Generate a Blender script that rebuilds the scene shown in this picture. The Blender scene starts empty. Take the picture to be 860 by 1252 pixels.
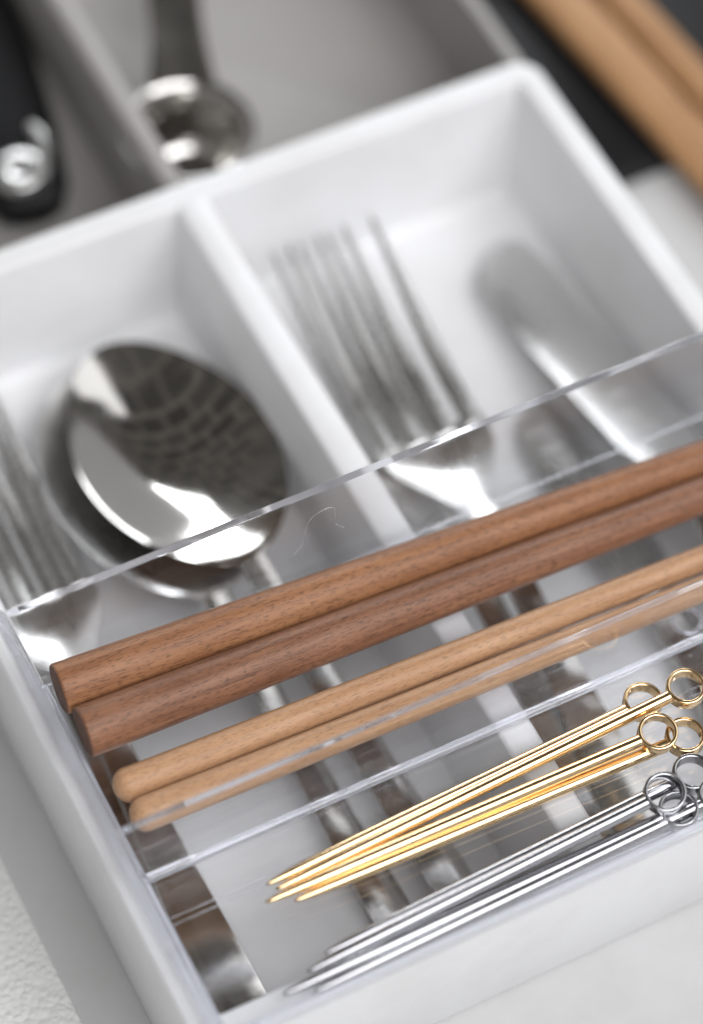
import bpy, bmesh, math, random
from mathutils import Vector, Matrix

U = 0.0012          # metres per design unit
Z0 = 31.7           # the drawer floor sits at design height -31.7
random.seed(7)
scene = bpy.context.scene
C = scene.collection

def W(p):
    return Vector((p[0] * U, p[1] * U, (p[2] + Z0) * U))

# ---------------------------------------------------------------- camera
cam_d = bpy.data.cameras.new("camera")
cam = bpy.data.objects.new("camera", cam_d)
C.objects.link(cam)
yaw, pitch, roll = 1.04920127, 0.976702843, 0.0591131867
fw = Vector((math.cos(yaw) * math.cos(pitch), math.sin(yaw) * math.cos(pitch), -math.sin(pitch)))
rt = Vector((math.sin(yaw), -math.cos(yaw), 0))
up = rt.cross(fw)
rr_ = rt * math.cos(roll) + up * math.sin(roll)
uu_ = up * math.cos(roll) - rt * math.sin(roll)
M = Matrix((rr_, uu_, -fw)).transposed().to_4x4()
M.translation = W((-71.84, -215.04, 379.72))
cam.matrix_world = M
cam_d.sensor_fit = 'VERTICAL'
cam_d.sensor_height = 36.0
cam_d.sensor_width = 36.0
cam_d.lens = 3592.33 / 1252 * 36.0
cam_d.clip_start = 0.01
cam_d.clip_end = 20
cam_d.dof.use_dof = True
cam_d.dof.focus_distance = 435.0 * U
cam_d.dof.aperture_fstop = 4.9
scene.camera = cam

# ---------------------------------------------------------------- light
world = bpy.data.worlds.new("World")
scene.world = world
world.use_nodes = True
wn, wl = world.node_tree.nodes, world.node_tree.links
bg = wn["Background"]
tc = wn.new("ShaderNodeTexCoord")
sep = wn.new("ShaderNodeSeparateXYZ"); wl.new(tc.outputs["Generated"], sep.inputs[0])
mz = wn.new("ShaderNodeMath"); mz.operation = 'MAXIMUM'; mz.inputs[1].default_value = 0.08
wl.new(sep.outputs["Z"], mz.inputs[0])
dx = wn.new("ShaderNodeMath"); dx.operation = 'DIVIDE'; wl.new(sep.outputs["X"], dx.inputs[0]); wl.new(mz.outputs[0], dx.inputs[1])
dy = wn.new("ShaderNodeMath"); dy.operation = 'DIVIDE'; wl.new(sep.outputs["Y"], dy.inputs[0]); wl.new(mz.outputs[0], dy.inputs[1])
cmb = wn.new("ShaderNodeCombineXYZ"); wl.new(dx.outputs[0], cmb.inputs[0]); wl.new(dy.outputs[0], cmb.inputs[1])
brk = wn.new("ShaderNodeTexBrick")          # a boarded kitchen ceiling, seen only in the steel
brk.inputs["Color1"].default_value = (0.042, 0.04, 0.037, 1)
brk.inputs["Color2"].default_value = (0.07, 0.067, 0.062, 1)
brk.inputs["Mortar"].default_value = (0.2, 0.19, 0.17, 1)
brk.inputs["Scale"].default_value = 1.25
brk.inputs["Mortar Size"].default_value = 0.02
wl.new(cmb.outputs[0], brk.inputs["Vector"])
mr = wn.new("ShaderNodeMapRange"); mr.interpolation_type = 'SMOOTHSTEP'
mr.inputs[1].default_value = 0.15; mr.inputs[2].default_value = 0.55
wl.new(sep.outputs["Z"], mr.inputs[0])
mixw = wn.new("ShaderNodeMix"); mixw.data_type = 'RGBA'
wl.new(mr.outputs[0], mixw.inputs[0])
mixw.inputs[6].default_value = (0.60, 0.603, 0.615, 1)
wl.new(brk.outputs["Color"], mixw.inputs[7])
wl.new(mixw.outputs[2], bg.inputs["Color"])
bg.inputs["Strength"].default_value = 1.0

def area_light(name, direction, dist, sx, sy, power, color, target=(55, 0, -10)):
    d = bpy.data.lights.new(name, 'AREA')
    d.shape = 'RECTANGLE'; d.size = sx; d.size_y = sy; d.energy = power; d.color = color
    o = bpy.data.objects.new(name, d); C.objects.link(o)
    v = Vector(direction).normalized()
    o.location = W(target) + v * dist
    o.rotation_euler = (-v).to_track_quat('-Z', 'Y').to_euler()
    return o
def sph(az, el):
    a, e = math.radians(az), math.radians(el)
    return (math.cos(a) * math.cos(e), math.sin(a) * math.cos(e), math.sin(e))
area_light("front_fill", sph(-80, 56), 1.2, 1.2, 0.8, 16.6, (0.985, 0.985, 1.0))  # broad fill lamp added to brighten the front faces, not an actual window
area_light("side_window", sph(-8, 50), 0.9, 0.6, 0.55, 1.4, (0.98, 0.985, 1.0))
area_light("back_window", sph(62, 22), 0.9, 0.55, 0.18, 3.3, (0.95, 0.975, 1.0))

scene.view_settings.view_transform = 'Standard'
scene.view_settings.look = 'None'
scene.view_settings.exposure = 0.0
scene.view_settings.gamma = 1.0
scene.view_settings.use_curve_mapping = False
scene.render.engine = 'CYCLES'
scene.cycles.use_denoising = True
scene.cycles.max_bounces = 18
scene.cycles.glossy_bounces = 14
scene.cycles.transparent_max_bounces = 32
scene.cycles.transmission_bounces = 12
scene.cycles.sample_clamp_indirect = 6.0

# ---------------------------------------------------------------- materials
def new_mat(name):
    m = bpy.data.materials.new(name); m.use_nodes = True
    return m, m.node_tree.nodes, m.node_tree.links, m.node_tree.nodes["Principled BSDF"]

def add_bump(n, l, b, height, strength, dist):
    bp = n.new("ShaderNodeBump"); bp.inputs["Strength"].default_value = strength; bp.inputs["Distance"].default_value = dist
    l.new(height, bp.inputs["Height"]); l.new(bp.outputs[0], b.inputs["Normal"])

def plastic(name, col, rough, spec=0.5, grain=900):
    m, n, l, b = new_mat(name)
    b.inputs["Specular IOR Level"].default_value = spec
    t = n.new("ShaderNodeTexCoord")
    nr = n.new("ShaderNodeTexNoise"); nr.inputs["Scale"].default_value = 38; nr.inputs["Detail"].default_value = 6; nr.inputs["Roughness"].default_value = 0.7
    l.new(t.outputs["Object"], nr.inputs["Vector"])
    mr_ = n.new("ShaderNodeMapRange"); mr_.inputs[1].default_value = 0.35; mr_.inputs[2].default_value = 0.6; l.new(nr.outputs["Fac"], mr_.inputs[0])
    mc = n.new("ShaderNodeMix"); mc.data_type = 'RGBA'; l.new(mr_.outputs[0], mc.inputs[0])
    mc.inputs[6].default_value = (col[0] * 0.93, col[1] * 0.925, col[2] * 0.915, 1); mc.inputs[7].default_value = (*col, 1)
    l.new(mc.outputs[2], b.inputs["Base Color"])
    ns = n.new("ShaderNodeTexNoise"); ns.inputs["Scale"].default_value = grain; ns.inputs["Detail"].default_value = 3
    l.new(t.outputs["Object"], ns.inputs["Vector"])
    rp = n.new("ShaderNodeMapRange"); rp.inputs[3].default_value = rough - 0.06; rp.inputs[4].default_value = rough + 0.08
    l.new(ns.outputs["Fac"], rp.inputs[0]); l.new(rp.outputs[0], b.inputs["Roughness"])
    add_bump(n, l, b, ns.outputs["Fac"], 0.12, 0.0002)
    return m

def metal(name, col, rough, smear=60):
    m, n, l, b = new_mat(name)
    b.inputs["Metallic"].default_value = 1.0
    t = n.new("ShaderNodeTexCoord")
    mp = n.new("ShaderNodeMapping"); mp.inputs["Scale"].default_value = (1.0, 0.12, 1.0)
    l.new(t.outputs["Object"], mp.inputs[0])
    ns = n.new("ShaderNodeTexNoise"); ns.inputs["Scale"].default_value = 1500; ns.inputs["Detail"].default_value = 4
    l.new(mp.outputs[0], ns.inputs["Vector"])
    n2 = n.new("ShaderNodeTexNoise"); n2.inputs["Scale"].default_value = smear; n2.inputs["Detail"].default_value = 3
    l.new(t.outputs["Object"], n2.inputs["Vector"])
    ad = n.new("ShaderNodeMath"); ad.operation = 'MULTIPLY_ADD'; ad.inputs[1].default_value = 0.5; l.new(ns.outputs["Fac"], ad.inputs[0]); l.new(n2.outputs["Fac"], ad.inputs[2])
    rp = n.new("ShaderNodeMapRange"); rp.inputs[1].default_value = 0.4; rp.inputs[2].default_value = 1.0
    rp.inputs[3].default_value = rough * 0.6; rp.inputs[4].default_value = rough * 1.6
    l.new(ad.outputs[0], rp.inputs[0]); l.new(rp.outputs[0], b.inputs["Roughness"])
    mc = n.new("ShaderNodeMix"); mc.data_type = 'RGBA'; l.new(n2.outputs["Fac"], mc.inputs[0])
    mc.inputs[6].default_value = (*[c * 0.92 for c in col], 1); mc.inputs[7].default_value = (*col, 1)
    l.new(mc.outputs[2], b.inputs["Base Color"])
    return m

def wood(name, dark, mid, light, rough, grain_axis=(0.06, 1.0, 1.0), scale=1.0, pores=0.55):
    m, n, l, b = new_mat(name)
    t = n.new("ShaderNodeTexCoord"); oi = n.new("ShaderNodeObjectInfo")
    off = n.new("ShaderNodeVectorMath"); off.operation = 'SCALE'; off.inputs[0].default_value = (0.11, 0.23, 0.31)
    l.new(oi.outputs["Random"], off.inputs["Scale"])
    av = n.new("ShaderNodeVectorMath"); av.operation = 'ADD'; l.new(t.outputs["Object"], av.inputs[0]); l.new(off.outputs[0], av.inputs[1])
    mp = n.new("ShaderNodeMapping"); mp.inputs["Scale"].default_value = grain_axis; l.new(av.outputs[0], mp.inputs[0])
    n1 = n.new("ShaderNodeTexNoise"); n1.inputs["Scale"].default_value = 900 * scale; n1.inputs["Detail"].default_value = 5; n1.inputs["Distortion"].default_value = 0.25
    l.new(mp.outputs[0], n1.inputs["Vector"])
    mp2 = n.new("ShaderNodeMapping"); mp2.inputs["Scale"].default_value = [g if g == 1 else 0.17 for g in grain_axis]; l.new(av.outputs[0], mp2.inputs[0])
    n2 = n.new("ShaderNodeTexNoise"); n2.inputs["Scale"].default_value = 4000 * scale; n2.inputs["Detail"].default_value = 2
    l.new(mp2.outputs[0], n2.inputs["Vector"])
    n3 = n.new("ShaderNodeTexNoise"); n3.inputs["Scale"].default_value = 45; n3.inputs["Detail"].default_value = 2
    l.new(av.outputs[0], n3.inputs["Vector"])
    cr = n.new("ShaderNodeValToRGB")
    e = cr.color_ramp.elements
    e[0].position = 0.28; e[0].color = (*dark, 1); e[1].position = 0.74; e[1].color = (*light, 1)
    k = e.new(0.5); k.color = (*mid, 1)
    mx = n.new("ShaderNodeMath"); mx.operation = 'MULTIPLY_ADD'; mx.inputs[1].default_value = 0.35; l.new(n3.outputs["Fac"], mx.inputs[0])
    sb = n.new("ShaderNodeMath"); sb.operation = 'SUBTRACT'; sb.inputs[1].default_value = 0.175; l.new(n1.outputs["Fac"], sb.inputs[0])
    l.new(sb.outputs[0], mx.inputs[2]); l.new(mx.outputs[0], cr.inputs[0])
    # open pores: short dark dashes along the grain
    pr = n.new("ShaderNodeMapRange"); pr.inputs[1].default_value = 0.36; pr.inputs[2].default_value = 0.46
    pr.inputs[3].default_value = pores; pr.inputs[4].default_value = 1.0
    l.new(n2.outputs["Fac"], pr.inputs[0])
    ml = n.new("ShaderNodeMix"); ml.data_type = 'RGBA'; ml.blend_type = 'MULTIPLY'; ml.inputs[0].default_value = 1.0
    l.new(cr.outputs[0], ml.inputs[6]); l.new(pr.outputs[0], ml.inputs[7])
    l.new(ml.outputs[2], b.inputs["Base Color"])
    b.inputs["Roughness"].default_value = rough
    b.inputs["Specular IOR Level"].default_value = 0.35
    add_bump(n, l, b, n2.outputs["Fac"], 0.35, 0.00012)
    return m

def acrylic_face():
    m = bpy.data.materials.new("clear_acrylic"); m.use_nodes = True
    n, l = m.node_tree.nodes, m.node_tree.links
    n.remove(n["Principled BSDF"])
    out = n["Material Output"]
    tr = n.new("ShaderNodeBsdfTransparent"); tr.inputs[0].default_value = (0.986, 0.989, 0.995, 1)
    gl = n.new("ShaderNodeBsdfGlossy"); gl.inputs["Roughness"].default_value = 0.03
    t = n.new("ShaderNodeTexCoord")
    ns = n.new("ShaderNodeTexNoise"); ns.inputs["Scale"].default_value = 55; ns.inputs["Detail"].default_value = 2
    l.new(t.outputs["Object"], ns.inputs["Vector"])
    rg_ = n.new("ShaderNodeMapRange"); rg_.inputs[1].default_value = 0.35; rg_.inputs[2].default_value = 0.7; rg_.inputs[3].default_value = 0.015; rg_.inputs[4].default_value = 0.11
    l.new(ns.outputs["Fac"], rg_.inputs[0]); l.new(rg_.outputs[0], gl.inputs["Roughness"])
    bp = n.new("ShaderNodeBump"); bp.inputs["Strength"].default_value = 0.25; bp.inputs["Distance"].default_value = 0.0003
    l.new(ns.outputs["Fac"], bp.inputs["Height"]); l.new(bp.outputs[0], gl.inputs["Normal"])
    lw = n.new("ShaderNodeLayerWeight"); lw.inputs["Blend"].default_value = 0.5
    pw = n.new("ShaderNodeMath"); pw.operation = 'POWER'; pw.inputs[1].default_value = 5.0; l.new(lw.outputs["Facing"], pw.inputs[0])
    ma = n.new("ShaderNodeMath"); ma.operation = 'MULTIPLY_ADD'; ma.inputs[1].default_value = 0.95; ma.inputs[2].default_value = 0.042
    l.new(pw.outputs[0], ma.inputs[0])
    mx = n.new("ShaderNodeMixShader"); l.new(ma.outputs[0], mx.inputs[0]); l.new(tr.outputs[0], mx.inputs[1]); l.new(gl.outputs[0], mx.inputs[2])
    vo = n.new("ShaderNodeTexVoronoi"); vo.inputs["Scale"].default_value = 330; l.new(t.outputs["Object"], vo.inputs["Vector"])
    sp = n.new("ShaderNodeSeparateColor"); l.new(vo.outputs["Color"], sp.inputs[0])
    g1 = n.new("ShaderNodeMath"); g1.operation = 'GREATER_THAN'; g1.inputs[1].default_value = 0.93; l.new(sp.outputs[0], g1.inputs[0])
    rad = n.new("ShaderNodeMath"); rad.operation = 'MULTIPLY'; rad.inputs[1].default_value = 0.085; l.new(sp.outputs[1], rad.inputs[0])
    g2 = n.new("ShaderNodeMath"); g2.operation = 'LESS_THAN'; l.new(vo.outputs["Distance"], g2.inputs[0]); l.new(rad.outputs[0], g2.inputs[1])
    g3 = n.new("ShaderNodeMath"); g3.operation = 'MULTIPLY'; l.new(g1.outputs[0], g3.inputs[0]); l.new(g2.outputs[0], g3.inputs[1])
    g4 = n.new("ShaderNodeMath"); g4.operation = 'MULTIPLY'; g4.inputs[1].default_value = 0.6; l.new(g3.outputs[0], g4.inputs[0])
    du = n.new("ShaderNodeBsdfDiffuse"); du.inputs[0].default_value = (0.75, 0.74, 0.72, 1)
    m2 = n.new("ShaderNodeMixShader"); l.new(g4.outputs[0], m2.inputs[0]); l.new(mx.outputs[0], m2.inputs[1]); l.new(du.outputs[0], m2.inputs[2])
    l.new(m2.outputs[0], out.inputs["Surface"])
    return m

def acrylic_edge():
    m, n, l, b = new_mat("clear_acrylic_edge")
    b.inputs["Base Color"].default_value = (0.89, 0.91, 0.985, 1)
    b.inputs["Roughness"].default_value = 0.06
    b.inputs["Transmission Weight"].default_value = 0.87
    b.inputs["IOR"].default_value = 1.49
    t = n.new("ShaderNodeTexCoord")
    mp = n.new("ShaderNodeMapping"); mp.inputs["Scale"].default_value = (0.5, 0.5, 3.0); l.new(t.outputs["Object"], mp.inputs[0])
    ns = n.new("ShaderNodeTexNoise"); ns.inputs["Scale"].default_value = 160; ns.inputs["Detail"].default_value = 2
    l.new(mp.outputs[0], ns.inputs["Vector"])
    add_bump(n, l, b, ns.outputs["Fac"], 0.22, 0.0006)
    return m

def liner_mat():
    m, n, l, b = new_mat("pebbled_liner")
    b.inputs["Base Color"].default_value = (0.72, 0.72, 0.7, 1)
    b.inputs["Roughness"].default_value = 0.32
    t = n.new("ShaderNodeTexCoord")
    nd = n.new("ShaderNodeTexNoise"); nd.inputs["Scale"].default_value = 500; l.new(t.outputs["Object"], nd.inputs["Vector"])
    mixv = n.new("ShaderNodeMix"); mixv.data_type = 'VECTOR'; mixv.inputs[0].default_value = 0.0012
    l.new(t.outputs["Object"], mixv.inputs[4]); l.new(nd.outputs["Color"], mixv.inputs[5])
    v = n.new("ShaderNodeTexVoronoi"); v.feature = 'SMOOTH_F1'; v.inputs["Scale"].default_value = 720; v.inputs["Smoothness"].default_value = 0.35
    l.new(mixv.outputs[1], v.inputs["Vector"])
    iv = n.new("ShaderNodeMath"); iv.operation = 'SUBTRACT'; iv.inputs[0].default_value = 1.0; l.new(v.outputs["Distance"], iv.inputs[1])
    add_bump(n, l, b, iv.outputs[0], 0.6, 0.0006)
    return m

MW = plastic("white_plastic", (0.79, 0.793, 0.806), 0.38)
MWB = plastic("white_plastic_shaded", (0.34, 0.327, 0.315), 0.4)  # same white plastic as MW, with cabinet shade put into the colour
MBLK = plastic("black_plastic", (0.007, 0.007, 0.008), 0.5, spec=0.2)
MSTEEL = metal("polished_steel", (0.66, 0.645, 0.62), 0.10)
MSATIN = metal("satin_steel", (0.82, 0.815, 0.81), 0.26)
MGOLD = metal("gold_plate", (0.95, 0.71, 0.42), 0.13)
MCHR = metal("chrome_plate", (0.46, 0.46, 0.48), 0.15)
MWD = wood("walnut_wood", (0.22, 0.092, 0.042), (0.29, 0.13, 0.06), (0.36, 0.172, 0.082), 0.48)
MWD2 = wood("red_walnut_wood", (0.165, 0.07, 0.037), (0.23, 0.104, 0.056), (0.30, 0.145, 0.08), 0.48)
MWL = wood("cherry_wood", (0.41, 0.22, 0.115), (0.48, 0.275, 0.15), (0.55, 0.33, 0.19), 0.45, pores=0.72)
MWS = wood("beech_wood", (0.31, 0.16, 0.07), (0.42, 0.23, 0.107), (0.49, 0.285, 0.143), 0.5, grain_axis=(1, 0.06, 1), pores=0.75)
MEND = wood("walnut_end_grain", (0.07, 0.032, 0.02), (0.11, 0.05, 0.03), (0.15, 0.07, 0.042), 0.65, grain_axis=(1, 1, 1), pores=0.6)
MAC = acrylic_face()
MAE = acrylic_edge()
MLIN = liner_mat()
MDRW = plastic("grey_drawer_laminate", (0.53, 0.53, 0.53), 0.45)

# ---------------------------------------------------------------- helpers
def mesh_obj(name, verts, faces, mats, parent=None, smooth=True, angle=40, fmat=None, world=False):
    me = bpy.data.meshes.new(name)
    if parent is None or world:
        vs = [W(v) for v in verts]
    else:
        vs = [Vector(v) * U for v in verts]
    me.from_pydata([tuple(v) for v in vs], [], faces)
    bm = bmesh.new(); bm.from_mesh(me)
    bmesh.ops.recalc_face_normals(bm, faces=bm.faces)
    bm.to_mesh(me); bm.free()
    for m in (mats if isinstance(mats, (list, tuple)) else [mats]):
        me.materials.append(m)
    if fmat:
        for i, k in enumerate(fmat): me.polygons[i].material_index = k
    if smooth:
        me.polygons.foreach_set("use_smooth", [True] * len(me.polygons))
        me.set_sharp_from_angle(angle=math.radians(angle))
    o = bpy.data.objects.new(name, me); C.objects.link(o)
    if parent: o.parent = parent
    return o

def tag(o, label, cat, group=None):
    o["label"] = label; o["category"] = cat
    if group: o["group"] = group
    return o

def thing(name, loc, label, cat, group=None, rot=(0, 0, 0)):
    o = bpy.data.objects.new(name, None); C.objects.link(o)
    o.empty_display_size = 0.01
    o.location = W(loc); o.rotation_euler = rot
    return tag(o, label, cat, group)

def loft(rings, cap0=True, cap1=True, closed=True):
    n = len(rings[0]); v = [p for r in rings for p in r]; f = []
    for i in range(len(rings) - 1):
        for j in range(n if closed else n - 1):
            k = (j + 1) % n
            f.append((i * n + j, i * n + k, (i + 1) * n + k, (i + 1) * n + j))
    if cap0: f.append(tuple(range(n - 1, -1, -1)))
    if cap1: f.append(tuple((len(rings) - 1) * n + j for j in range(n)))
    return v, f

def rrect(x0, x1, y0, y1, r, z, n=6):
    p = []
    for cx, cy, a in ((x1 - r, y1 - r, 0), (x0 + r, y1 - r, 90), (x0 + r, y0 + r, 180), (x1 - r, y0 + r, 270)):
        for i in range(n + 1):
            t = math.radians(a + 90 * i / n)
            p.append((cx + r * math.cos(t), cy + r * math.sin(t), z))
    return p

def frame_of(d, ref=Vector((0, 0, 1))):
    d = d.normalized()
    if abs(d.dot(ref)) > 0.95: ref = Vector((1, 0, 0))
    a = d.cross(ref).normalized(); b = a.cross(d)
    return a, b

def tube(path, radii, n=14, cap=True):
    path = [Vector(p) for p in path]; rings = []
    for i, p in enumerate(path):
        d = path[min(i + 1, len(path) - 1)] - path[max(i - 1, 0)]
        a, b = frame_of(d)
        rings.append([tuple(p + (a * math.cos(2 * math.pi * j / n) + b * math.sin(2 * math.pi * j / n)) * radii[i]) for j in range(n)])
    return loft(rings, cap, cap)

def slab(sts, nx=14):
    """closed strip of sheet metal along local y; station = (y, half width, z at the edge, dish depth, thickness[, x shift])"""
    rings = []
    for s in sts:
        y, hw, z, dish, th = s[:5]; xs = s[5] if len(s) > 5 else 0
        top, bot = [], []
        for i in range(nx + 1):
            q = -math.cos(math.pi * i / nx)
            zz = z - dish * (1 - q * q) ** (1.15 if dish > 3 else 1.0)
            e = th * (0.35 + 0.65 * math.sqrt(max(0, 1 - q ** 6)))
            top.append((xs + q * hw, y, zz)); bot.append((xs + q * hw, y, zz - e))
        rings.append(top + bot[::-1])
    return loft(rings)

def sm(a, b, t):
    t = max(0.0, min(1.0, t)); t = t * t * (3 - 2 * t)
    return a + (b - a) * t

# ---------------------------------------------------------------- drawer floor
v = [(-400, -400, -31.7), (500, -400, -31.7), (500, 500, -31.7), (-400, 500, -31.7),
     (-400, -400, -33.7), (500, -400, -33.7), (500, 500, -33.7), (-400, 500, -33.7)]
f = [(0, 1, 2, 3), (7, 6, 5, 4), (0, 4, 5, 1), (1, 5, 6, 2), (2, 6, 7, 3), (3, 7, 4, 0)]
o = mesh_obj("drawer_floor", v, f, MDRW, smooth=False)
o["kind"] = "structure"
rings = [rrect(-300 + i, -12.4 - i, -300 + i, 300 - i, 3, z) for i, z in ((0.5, -31.68), (0, -31.4), (0, -30.9), (0.5, -30.6))]
vv, ff = loft(rings)
o = mesh_obj("drawer_liner", vv, ff, MLIN, angle=50)
tag(o, "white pebble-textured liner sheet on the drawer floor beside the cutlery tray", "drawer liner")

# ---------------------------------------------------------------- white trays
def tray(name, x0, x1, y0, y1, zt, zb, div, label, mat, th=4.6):
    root = thing(name, ((x0 + x1) / 2, (y0 + y1) / 2, zb), label, "tray", "white cutlery trays in the drawer")
    ox, oy, oz = (x0 + x1) / 2, (y0 + y1) / 2, zb
    def rg(ins, z, r): return [(a - ox, b - oy, c - oz) for a, b, c in rrect(x0 + ins, x1 - ins, y0 + ins, y1 - ins, max(r - ins, 0.6), z)]
    R = 4.5
    seq = [(1.3, zb, R), (0.75, zb + 0.25, R), (0.55, zb + 0.8, R), (0.0, zt - 1.0, R), (0.06, zt - 0.4, R), (0.2, zt - 0.12, R), (0.5, zt, R),
           (th - 0.5, zt, R + 1), (th - 0.2, zt - 0.12, R + 1), (th - 0.06, zt - 0.4, R + 1), (th, zt - 1.0, R + 1),
           (th + 0.9, zb + 4.0, R + 2), (th + 1.3, zb + 2.9, R + 2), (th + 2.3, zb + 2.15, R + 2), (th + 3.6, zb + 1.9, R + 3)]
    vv, ff = loft([rg(*s) for s in seq])
    mesh_obj("tray_body", vv, ff, mat, root, angle=50)
    a, b = div
    prof = [(a - 0.9, zb + 1.7), (a, zt - 1.0), (a + 0.15, zt - 0.45), (a + 0.8, zt - 0.04), (b - 0.8, zt - 0.04), (b - 0.15, zt - 0.45), (b, zt - 1.0), (b + 0.9, zb + 1.7)]
    rings = [[(px - ox, yy - oy, pz - oz) for px, pz in prof] for yy in (y0 + 3.0, y1 - 3.0)]
    vv, ff = loft(rings)
    mesh_obj("divider", vv, ff, mat, root, angle=50)
    return root

tray("cutlery_tray", -3.6, 129.0, -63.6, 81.0, -2.1, -31.6, (58.3, 63.9),
     "white plastic two-compartment tray holding spoons, forks and knives under the clear tray", MW)
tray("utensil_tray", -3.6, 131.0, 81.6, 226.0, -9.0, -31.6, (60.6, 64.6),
     "shade-toned white plastic tray behind the cutlery holding a black bottle opener and steel measuring spoon", MWB, 2.6)

# ---------------------------------------------------------------- clear tray
ct = thing("clear_tray", (55, 0, -2.0), "clear acrylic tray with chopsticks and picks resting on the white cutlery tray", "tray")
def cl(vv): return [(x - 55, y, z + 2.0) for x, y, z in vv]
XL, XR, YB, YF = -1.8, 150.0, 1.2, -64.6
def panel(name, quad_bottom, quad_top, edge_faces):
    """six-sided panel: 4 bottom corners, 4 top corners; edge_faces get the thick-edge material. order: bottom, top, sides 01,12,23,30"""
    vv = cl(list(quad_bottom) + list(quad_top))
    ff = [(3, 2, 1, 0), (4, 5, 6, 7), (0, 1, 5, 4), (1, 2, 6, 5), (2, 3, 7, 6), (3, 0, 4, 7)]
    o = mesh_obj(name, vv, ff, [MAC, MAE], ct, smooth=False, fmat=[1 if i in edge_faces else 0 for i in range(6)])
    md = o.modifiers.new("bevel", 'BEVEL'); md.width = 0.3 * U; md.segments = 3; md.limit_method = 'NONE'
    return o
t = 1.9
panel("floor_panel", [(XL, YF, -2), (XR, YF, -2), (XR, YB, -2), (XL, YB, -2)], [(XL, YF, 0), (XR, YF, 0), (XR, YB, 0), (XL, YB, 0)], {3})
H = 21.0
FL = 4.0
panel("back_wall", [(XL + 1.9, YB - t, 0.02), (XR, YB - t, 0.02), (XR, YB, 0.02), (XL + 1.9, YB, 0.02)],
      [(XL + 1.9 - FL, YB - t + 0.8, H), (XR + FL, YB - t + 0.8, H), (XR + FL, YB + 0.4, H), (XL + 1.9 - FL, YB + 0.4, H)], {1, 3, 5})
panel("side_wall", [(XL, YF + 1.8, 0.02), (XL + t, YF + 1.8, 0.02), (XL + t, YB, 0.02), (XL, YB, 0.02)],
      [(XL - FL, YF + 8, H - 0.05), (XL - FL + t, YF + 8, H - 0.05), (XL - FL + t, YB + 0.8, H - 0.05), (XL - FL, YB + 0.8, H - 0.05)], {1, 2, 4})
panel("side_wall", [(XR - t, YF + 1.8, 0.02), (XR, YF + 1.8, 0.02), (XR, YB - t - 0.1, 0.02), (XR - t, YB - t - 0.1, 0.02)],
      [(XR + FL - t, YF + 8, H), (XR + FL, YF + 8, H), (XR + FL, YB - t - 0.1, H), (XR + FL - t, YB - t - 0.1, H)], {1, 2, 4})
panel("divider", [(XL + t + 0.1, -36.4, 0.02), (XR - t - 0.1, -36.4, 0.02), (XR - t - 0.1, -34.5, 0.02), (XL + t + 0.1, -34.5, 0.02)],
      [(XL + t - 2.6, -35.4, 14), (XR - t + 2.6, -35.4, 14), (XR - t + 2.6, -34.1, 14), (XL + t - 2.6, -34.1, 14)], {1, 3, 5})
panel("front_lip", [(XL, YF - 0.4, 0.02), (XR, YF - 0.4, 0.02), (XR, YF + 1.3, 0.02), (XL, YF + 1.3, 0.02)],
      [(XL, YF - 0.9, 2.0), (XR, YF - 0.9, 2.0), (XR, YF + 0.5, 2.0), (XL, YF + 0.5, 2.0)], {1, 3, 5})
# moulded foot fillet along the divider, the two fine mould lines on the floor and the round gate mark
def bar(name, x0, x1, y, z, r, n=8):
    vv, ff = tube([(x0, y, z), (x1, y, z)], [r, r], n)
    return mesh_obj(name, cl(vv), ff, MAE, ct, angle=60)
bar("divider_fillet", XL + 2.2, XR - 2.2, -36.7, 0.45, 0.75)
bar("mould_line", XL + 2.2, XR - 2.2, -43.6, 0.02, 0.07, 6)
bar("mould_line", XL + 2.2, XR - 2.2, -44.7, 0.02, 0.07, 6)
bar("wall_fillet", XL + 2.2, XR - 2.2, -0.75, 0.12, 0.14)
bar("floor_seam", XL + 2.2, XR - 2.2, -63.1, 0.12, 0.14)
vv, ff = tube([(XL + 2.0, YF + 3, 0.3), (XL + 2.0, YB - 2, 0.3)], [0.5, 0.5], 8)
mesh_obj("wall_fillet", cl(vv), ff, MAE, ct, angle=60)
rings = []
for (rad, z) in ((2.5, 0.0), (2.5, 0.55), (2.35, 0.7), (2.05, 0.7), (1.9, 0.55), (1.9, 0.0)):
    rings.append([(92.9 + rad * math.cos(2 * math.pi * j / 36), -33.0 + rad * math.sin(2 * math.pi * j / 36), z + 0.01) for j in range(36)])
rings[0] = [(x, y, z) for x, y, z in rings[0]]
vv, ff = loft(rings + [rings[0]], False, False)
mesh_obj("gate_mark", cl(vv), ff, MAE, ct, angle=60)
# a wandering hairline scratch on the back wall
pts = [(41.6, 6), (42.0, 8.2), (43.4, 10), (43.8, 13), (44.6, 15.6), (46.6, 16.6), (48.4, 16.2), (48.8, 13.6), (49.0, 11.5), (50.6, 9.6), (51.2, 8.0)]
path = []
for i in range(1, len(pts) - 2):
    for k in range(6):
        u = k / 6
        c = [0.5 * (2 * pts[i][q] + (pts[i + 1][q] - pts[i - 1][q]) * u + (2 * pts[i - 1][q] - 5 * pts[i][q] + 4 * pts[i + 1][q] - pts[i + 2][q]) * u * u
             + (3 * pts[i][q] - pts[i - 1][q] - 3 * pts[i + 1][q] + pts[i + 2][q]) * u ** 3) for q in (0, 1)]
        path.append((c[0], YB - t - 0.03 + 0.6 * c[1] / H, c[1]))
vv, ff = tube(path, [0.05] * len(path), 5)
mesh_obj("scratch", cl(vv), ff, MAE, ct, angle=60)

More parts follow.
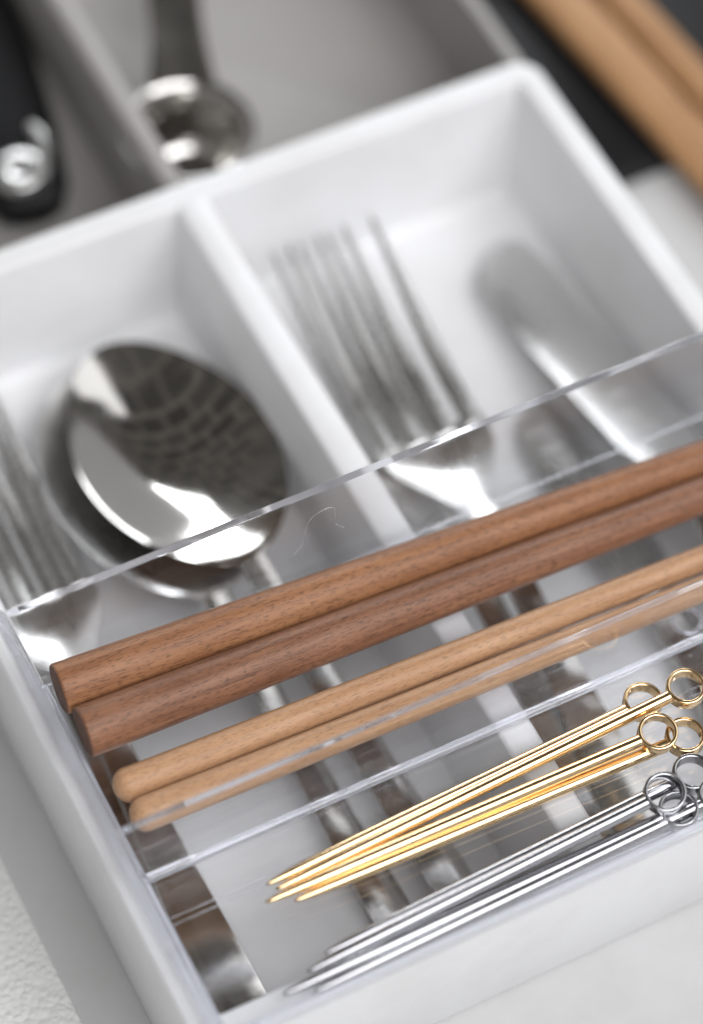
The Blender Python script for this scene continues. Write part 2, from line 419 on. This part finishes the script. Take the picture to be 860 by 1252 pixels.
# ---------------------------------------------------------------- chopsticks
def chopstick(p0, p1, r0, r1, length, mat, label, group, rounded=False, facets=0):
    p0, p1 = Vector(p0), Vector(p1)
    d = (p1 - p0).normalized()
    slope = (r1 - r0) / (p1 - p0).length
    n = 32
    xs = [0.0]; rs = [r0]
    if rounded:
        xs, rs = [], []
        for i in range(7):
            a = math.pi / 2 * i / 6
            xs.append(r0 * 0.85 * (1 - math.cos(a))); rs.append(max(0.05, r0 * math.sin(a)))
    else:
        xs, rs = [0.0, 0.05, 0.3], [r0 - 0.35, r0 - 0.22, r0 - 0.02]
    for x in [2, 6, 15, 30, 50, 70, 90, 110, 130, length - 1, length]:
        if x > xs[-1] + 0.3: xs.append(x); rs.append(max(1.1, r0 + slope * x))
    rings = []
    for x, r in zip(xs, rs):
        ring = []
        for j in range(n):
            a = 2 * math.pi * j / n
            k = 1 + 0.025 * math.cos(4 * a) if facets else 1.0
            ring.append((x, r * k * math.cos(a), r * k * math.sin(a)))
        rings.append(ring)
    vv, ff = loft(rings)
    fm = [0] * len(ff)
    if not rounded: fm[-2] = 1; fm[:n] = [1] * n
    o = mesh_obj("chopstick", [(x, y, z - Z0) for x, y, z in vv], ff, [mat, MEND], angle=35, fmat=fm)
    o.location = W(p0)
    o.rotation_euler = d.to_track_quat('X', 'Z').to_euler()
    return tag(o, label, "chopstick", group)

chopstick((1.2, -4.3, 4.02), (109, -9.4, 2.92), 4.0, 2.85, 146, MWD, "warm brown walnut chopstick beside the back wall of the clear tray", "dark chopsticks in the clear tray", facets=1)
chopstick((1.4, -12.5, 4.02), (105, -15.4, 2.95), 4.0, 2.9, 146, MWD2, "reddish brown walnut chopstick touching the other dark one, next to the pale chopsticks", "dark chopsticks in the clear tray", facets=1)
chopstick((1.8, -22.6, 2.7), (100, -25.2, 2.1), 2.65, 2.05, 142, MWL, "pale cherry wood chopstick with rounded end beside the dark chopsticks", "pale chopsticks in the clear tray", rounded=True)
chopstick((2.0, -28.0, 2.65), (97, -29.9, 2.05), 2.6, 2.0, 142, MWL, "pale cherry wood chopstick lying against the clear divider", "pale chopsticks in the clear tray", rounded=True)

# ---------------------------------------------------------------- picks
def pick(tip, ring_c, mat, label, group, tilt=(0, 0), rr=3.0):
    tip, rc = Vector(tip), Vector(ring_c)
    root = thing("cocktail_pick", tip, label, "cocktail pick", group)
    L = (rc - tip).length; d = (rc - tip).normalized()
    end = rc - tip - d * (rr - 0.35)
    Ls = end.length
    r = 1.0
    ds = [0, 0.3, 1.2, 3.5, 7, 11, 15, 19, Ls * 0.5, Ls]
    rs = [0.1, 0.24, 0.42, 0.66, 0.82, 0.92, 0.98, r, r, r]
    vv, ff = tube([d * x for x in ds], rs, 18)
    mesh_obj("shaft", vv, ff, mat, root, angle=50)
    n = 48
    prof = [(rr - 0.62, -0.85), (rr - 0.58, -0.98), (rr - 0.42, -1.05), (rr - 0.16, -1.05), (rr - 0.03, -0.98), (rr, -0.85),
            (rr, 0.85), (rr - 0.03, 0.98), (rr - 0.16, 1.05), (rr - 0.42, 1.05), (rr - 0.58, 0.98), (rr - 0.62, 0.85)]
    rot = Matrix.Rotation(tilt[0], 3, 'X') @ Matrix.Rotation(tilt[1], 3, 'Y')
    rings = []
    for (a, z) in prof:
        rings.append([tuple(rot @ Vector((a * math.cos(2 * math.pi * j / n), a * math.sin(2 * math.pi * j / n), z)) + rc - tip) for j in range(n)])
    vv, ff = loft(rings + [rings[0]], False, False)
    mesh_obj("ring", vv, ff, mat, root, angle=50)
    return root
GG, GS = "gold picks in the clear tray", "silver picks in the clear tray"
pick((15.4, -45.2, 0.98), (79.2, -42.8, 1.1), MGOLD, "gold ring-ended pick lying nearest the clear divider", GG)
pick((16.2, -46.5, 1.0), (85.3, -44.6, 3.3), MGOLD, "gold pick whose raised ring reaches furthest past the others", GG, (0.05, -0.05))
pick((14.0, -47.7, 1.0), (77.6, -49.4, 3.3), MGOLD, "gold pick whose ring rests on top of another gold ring", GG, (0.10, -0.05))
pick((17.8, -49.3, 1.0), (81.8, -50.8, 1.1), MGOLD, "gold pick with its ring half under another gold ring, nearest the silver picks", GG)
pick((18.0, -58.6, 1.0), (79.6, -56.6, 1.1), MCHR, "silver pick lying nearest the gold picks with ring lying flat", GS)
pick((14.5, -60.0, 1.0), (73.4, -58.6, 3.4), MCHR, "silver pick whose ring is propped on top of other silver rings", GS, (0.12, -0.04), 3.15)
pick((10.0, -61.6, 1.0), (74.6, -61.0, 1.15), MCHR, "silver pick with its ring under the propped silver ring", GS)
pick((14.0, -63.2, 1.1), (81.0, -61.6, 1.15), MCHR, "silver pick lying against the front lip of the clear tray", GS)

# ---------------------------------------------------------------- cutlery
def handle_stations(y_end, y_neck, w_end, w_neck, zpts, n=34, th=1.7):
    st = []
    for i in range(n):
        u = i / (n - 1)
        y = y_end + (y_neck - y_end) * u ** 1.15
        q = (y - y_end) / (y_neck - y_end)
        w = sm(w_end, w_neck, q * 1.1)
        e = (y - y_end) / (w_end * 1.2)
        if e < 1: w *= math.sqrt(max(0.02, 1 - (1 - e) ** 2.6))
        st.append((y, w, zpts[0] + (zpts[1] - zpts[0]) * q ** 1.7, -0.35 * w / w_end, th))
    return st

def spoon(tip, ang, rim_z, L, label, group, roll=0.0, mat=None):
    mat = mat or MSTEEL
    """origin at bowl tip; local +y runs from the tip to the handle's end reversed: tip at y=0, handle at y=-L"""
    root = thing("spoon", (tip[0], tip[1], rim_z), label, "spoon", group, (0, roll, ang))
    BL, BW = 50.5, 16.4
    st = []
    N = 46
    for i in range(N):
        u = 0.5 - 0.5 * math.cos(math.pi * i / (N - 1) * 0.985 + 0.015)
        y = -BL * u
        w = BW * (max(0.0, math.sin(math.pi * u ** 1.04)) ** 0.49) 
        w = max(w, 0.5 if u < 0.5 else sm(0, 2.2, (u - 0.80) / 0.16))
        d = 5.6 * max(0.0, math.sin(math.pi * min(1, u * 1.02) ** 0.95)) ** 1.15
        z = 0.9 * math.cos(math.pi * u * 1.0) * -1 + 0.9
        if u > 0.9: d = d - 0.25 * sm(0, 1, (u - 0.9) / 0.1)
        st.append((y, w, z, d, 0.95))
    vv, ff = slab(st, 26)
    mesh_obj("bowl", vv, ff, mat, root, angle=60)
    ye = -L
    zp = (-6.4, 1.85)
    hs = handle_stations(ye, -BL + 0.8, 3.5, 2.2, zp)
    vv, ff = slab(hs, 12)
    mesh_obj("handle", vv, ff, MSTEEL, root, angle=60)
    return root

def fork(tip, ang, tip_z, L, label, group, drop=15):
    root = thing("fork", (tip[0], tip[1], tip_z), label, "fork", group, (0, 0, ang))
    TL = 40.0; HW = 9.6
    def ztine(y):       # tines sweep down from the tips then the head dips and climbs to the neck
        u = -y / (TL + 22)
        return -9.0 * math.sin(math.pi * min(1, u) * 0.78) ** 1.2 + 1.5 * u
    for k in range(4):
        xc = -HW + 1.7 + k * (2 * HW - 3.4) / 3
        st = []
        for i in range(16):
            u = i / 15; y = -TL * u - 1.5 * u
            w = 0.55 + 1.15 * sm(0, 1, u * 1.3)
            if u < 0.05: w *= 0.6
            st.append((y, w, ztine(y) - 0.45, -0.45, 1.3, xc))
        vv, ff = slab(st, 6)
        mesh_obj("tine", vv, ff, MSATIN, root, angle=60)
    st = []
    for i in range(24):
        u = i / 23; y = -TL - 24 * u
        w = sm(HW, 2.3, (u - 0.12) / 0.8)
        st.append((y, w, ztine(y), 2.4 * math.sin(math.pi * min(1, u * 0.8 + 0.1)) * (w / HW), 1.5))
    vv, ff = slab(st, 18)
    mesh_obj("head", vv, ff, MSATIN, root, angle=60)
    yn = -TL - 24
    zn = ztine(yn) - st[-1][3] * 0.0
    zp = (-drop, zn)
    hs = handle_stations(-L, yn + 0.6, 4.5, 2.3, zp)
    vv, ff = slab(hs, 12)
    mesh_obj("handle", vv, ff, MSTEEL, root, angle=60)
    return root

def knife(tip, ang, z, L, label, group, bw=6.8, roll=0.0, dip=0.0, BL=64.0):
    root = thing("table_knife", (tip[0], tip[1], z), label, "knife", group, (0, roll, ang))
    st = []
    for i in range(30):
        u = i / 29; y = -BL * (u ** 1.4)
        e = -y / 11.0
        w = bw * (math.sqrt(max(0.01, 1 - (1 - e) ** 2)) if e < 1 else 1.0)
        w = w * sm(1, 0.62, (u - 0.86) / 0.14)
        xs = (bw - w) * 0.55 if e < 1 else 0.0
        rise = dip * (y * y / 56.0 if y > -28 else -y - 14.0)
        st.append((y, w, rise, -0.2 * w / bw, 1.3, xs))
    vv, ff = slab(st, 16)
    mesh_obj("blade", vv, ff, MSATIN, root, angle=60)
    rings = []
    for i in range(30):
        u = i / 29; y = -BL + 0.4 - (L - BL) * u
        hw = sm(4.1, 6.0, u); hh = sm(1.3, 2.6, u * 1.5)
        e = min((1 - u) * (L - BL) / 5.0, 1.0); k = math.sqrt(max(0.03, 1 - (1 - e) ** 2))
        rings.append([(hw * k * math.cos(2 * math.pi * j / 28), y, 0.1 + dip * (BL - 14.0) * (1 - u ** 1.3) + hh * k * math.sin(2 * math.pi * j / 28)) for j in range(28)])
    vv, ff = loft(rings)
    mesh_obj("handle", vv, ff, MSTEEL, root, angle=60)
    return root

GSP, GFK, GKN = "steel spoons in the white tray", "steel forks in the white tray", "steel knives in the white tray"
spoon((33.4, 65.0), 0.045, -22.0, 120, "polished steel spoon lying underneath the other spoon with only its rim showing", GSP, 0.17, MSATIN)
spoon((39.8, 67.0), 0.066, -18.9, 123, "polished steel spoon lying on top of another spoon, reflecting the ceiling", GSP)
fork((10.6, 69.0), -0.012, -14.6, 123, "steel fork lying on another fork between spoons and side wall", GFK, drop=11.5)
fork((9.0, 70.5), -0.02, -16.6, 124, "steel fork underneath another fork beside the spoons", GFK, drop=11.5)
fork((75.0, 68.5), -0.01, -12.2, 124, "steel fork beside the white divider, underneath another fork", GFK, drop=13.0)
fork((81.9, 66.0), -0.035, -8.6, 124, "steel fork lying on another fork, next to the knives", GFK, drop=14.5)
knife((102.6, 30.0), 0.0, -27.4, 86, "steel table knife lying flat between the forks and the bright-bladed knife", GKN, bw=5.6, roll=0.06, dip=0.04, BL=44.0)
knife((113.5, 62.0), 0.0, -25.8, 118, "steel table knife with bright blade beside the tray's side wall", GKN, bw=6.9, roll=0.10, dip=0.22)

# ---------------------------------------------------------------- things in the tray behind
op = thing("bottle_opener", (43, 106, -29.5), "black handled bottle opener with steel hook in the rear tray", "bottle opener", rot=(0, 0, -0.22))
op.scale = (0.86, 0.86, 0.86)
rings = []
for y, hw, z0, z1 in ((-3, 4, 2, 6), (-1, 7, 0.8, 8), (4, 9, 0.2, 9), (20, 9.5, 0.1, 9.5), (40, 9, 0.1, 9.5), (58, 7.5, 0.1, 9), (64, 5, 1, 7)):
    c = (z0 + z1) / 2
    ring = []
    for j in range(20):
        a = 2 * math.pi * j / 20
        ring.append((hw * math.copysign(abs(math.cos(a)) ** 0.6, math.cos(a)), y, c + (z1 - z0) / 2 * math.copysign(abs(math.sin(a)) ** 0.6, math.sin(a))))
    rings.append(ring)
vv, ff = loft(rings); mesh_obj("handle", vv, ff, MBLK, op, angle=60)
rings = []
for rad, z in ((5.4, 9.2), (5.4, 11.0), (5.0, 11.4), (2.0, 11.4), (1.6, 11.0), (1.6, 9.2)):
    rings.append([(-1.0 + rad * math.cos(2 * math.pi * j / 30), 4.5 + rad * math.sin(2 * math.pi * j / 30), z) for j in range(30)])
vv, ff = loft(rings + [rings[0]], False, False); hub = mesh_obj("pivot_plate", vv, ff, MSATIN, op, angle=50)
path = [(-1 + 5.2 * math.cos(a), 4.5 + 5.2 * math.sin(a), 10.3) for a in (-0.6, -0.2, 0.2)] + [(5.0, 9, 10.3), (5.2, 13, 10.3), (3.6, 16.5, 10.2)]
vv, ff = tube(path, [1.2, 1.4, 1.6, 1.8, 1.7, 0.9], 12); mesh_obj("hook", vv, ff, MSATIN, op, angle=60)

ms = thing("measuring_spoon", (71.5, 100.5, -29.5), "round steel measuring spoon with ringed handle in the rear tray", "measuring spoon", rot=(0, 0, -0.36))
rings = []
R0 = 9.6
prof = [(0.4, 0.0), (5.5, 0.15), (7.6, 1.2), (8.6, 3.4), (9.2, 9), (9.4, 14.5), (10.2, 15.6), (10.5, 16.0), (10.2, 16.4), (9.5, 16.2), (8.7, 15), (8.4, 9), (7.8, 3.8), (6.8, 2.0), (5, 1.2), (0.4, 1.1)]
for rad, z in prof:
    rings.append([(1.15 * rad * math.cos(2 * math.pi * j / 40), 1.15 * rad * math.sin(2 * math.pi * j / 40), z) for j in range(40)])
vv, ff = loft(rings); mesh_obj("bowl", vv, ff, MSTEEL, ms, angle=60)
st = [(11.4 + 32 * i / 15, 6.0 - 1.2 * math.sin(math.pi * i / 15), 15.8, 0.3, 1.2) for i in range(16)]
vv, ff = slab(st, 10); mesh_obj("handle", vv, ff, MSTEEL, ms, angle=60)
rings = []
for k in range(12):
    b = 2 * math.pi * k / 12
    rings.append([((4.0 + 0.9 * math.cos(b)) * math.cos(2 * math.pi * j / 30), 46.6 + (4.0 + 0.9 * math.cos(b)) * math.sin(2 * math.pi * j / 30), 15.2 + 0.9 * math.sin(b)) for j in range(30)])
vv, ff = loft(rings + [rings[0]], False, False); mesh_obj("hanging_ring", vv, ff, MSTEEL, ms, angle=60)

# ---------------------------------------------------------------- things right of the trays
bt = thing("turner", (152, 66, -31.6), "black nylon turner lying on the drawer floor under the wooden spatulas", "turner")
rings = [[(x, y, z) for x, y, z in rrect(-19 + i, 34 - i, 2 + i, 60 - i, 7 - i, zz)] for i, zz in ((0.6, 0), (0, 0.5), (0, 1.6), (0.6, 2.1))]
vv, ff = loft(rings); mesh_obj("blade", vv, ff, MBLK, bt, angle=50)
rings = [[(x, y, z) for x, y, z in rrect(-10 + i, 22 - i, 59 + i, 175 - i, 6 - i, zz)] for i, zz in ((0.6, 0.1), (0, 0.8), (0, 3.4), (0.6, 4.0))]
vv, ff = loft(rings); mesh_obj("handle", vv, ff, MBLK, bt, angle=50)

def spatula(p0, p1, hw, z, label):
    p0, p1 = Vector((*p0, z)), Vector((*p1, z))
    root = thing("wooden_spatula", p0, label, "spatula", "wooden spatulas on the black turner")
    ang = math.atan2((p1 - p0).y, (p1 - p0).x) - math.pi / 2
    root.rotation_euler = (0, 0, ang)
    L = (p1 - p0).length
    rings = []
    for i in range(16):
        u = i / 15; y = L * u
        e = min(1, min(u, 1 - u) * L / 4); k = math.sqrt(max(0.05, 1 - (1 - e) ** 2))
        rings.append([(hw * k * math.copysign(abs(math.cos(a)) ** 0.7, math.cos(a)), y, 2.6 + 2.6 * k * math.copysign(abs(math.sin(a)) ** 0.7, math.sin(a))) for a in [2 * math.pi * j / 24 for j in range(24)]])
    vv, ff = loft(rings); mesh_obj("handle", vv, ff, MWS, root, angle=60)
    rings = []
    for i in range(12):
        u = i / 11; y = L - 2 + 48 * u
        w = sm(hw, hw * 1.9, u * 1.6); h = sm(2.4, 1.2, u)
        if u > 0.85: w *= math.sqrt(max(0.1, 1 - ((u - 0.85) / 0.16) ** 2))
        rings.append([(w * math.cos(a), y, 2.6 + h * math.sin(a)) for a in [2 * math.pi * j / 24 for j in range(24)]])
    vv, ff = loft(rings); mesh_obj("blade", vv, ff, MWS, root, angle=60)
    return root
spatula((161.0, 40.0), (151.5, 135.0), 5.2, -29.3, "wider wooden spatula on the black turner, beside the white trays")
spatula((170.0, 45.0), (161.0, 140.0), 3.6, -29.2, "slimmer wooden spatula on the black turner, beside the wider one")
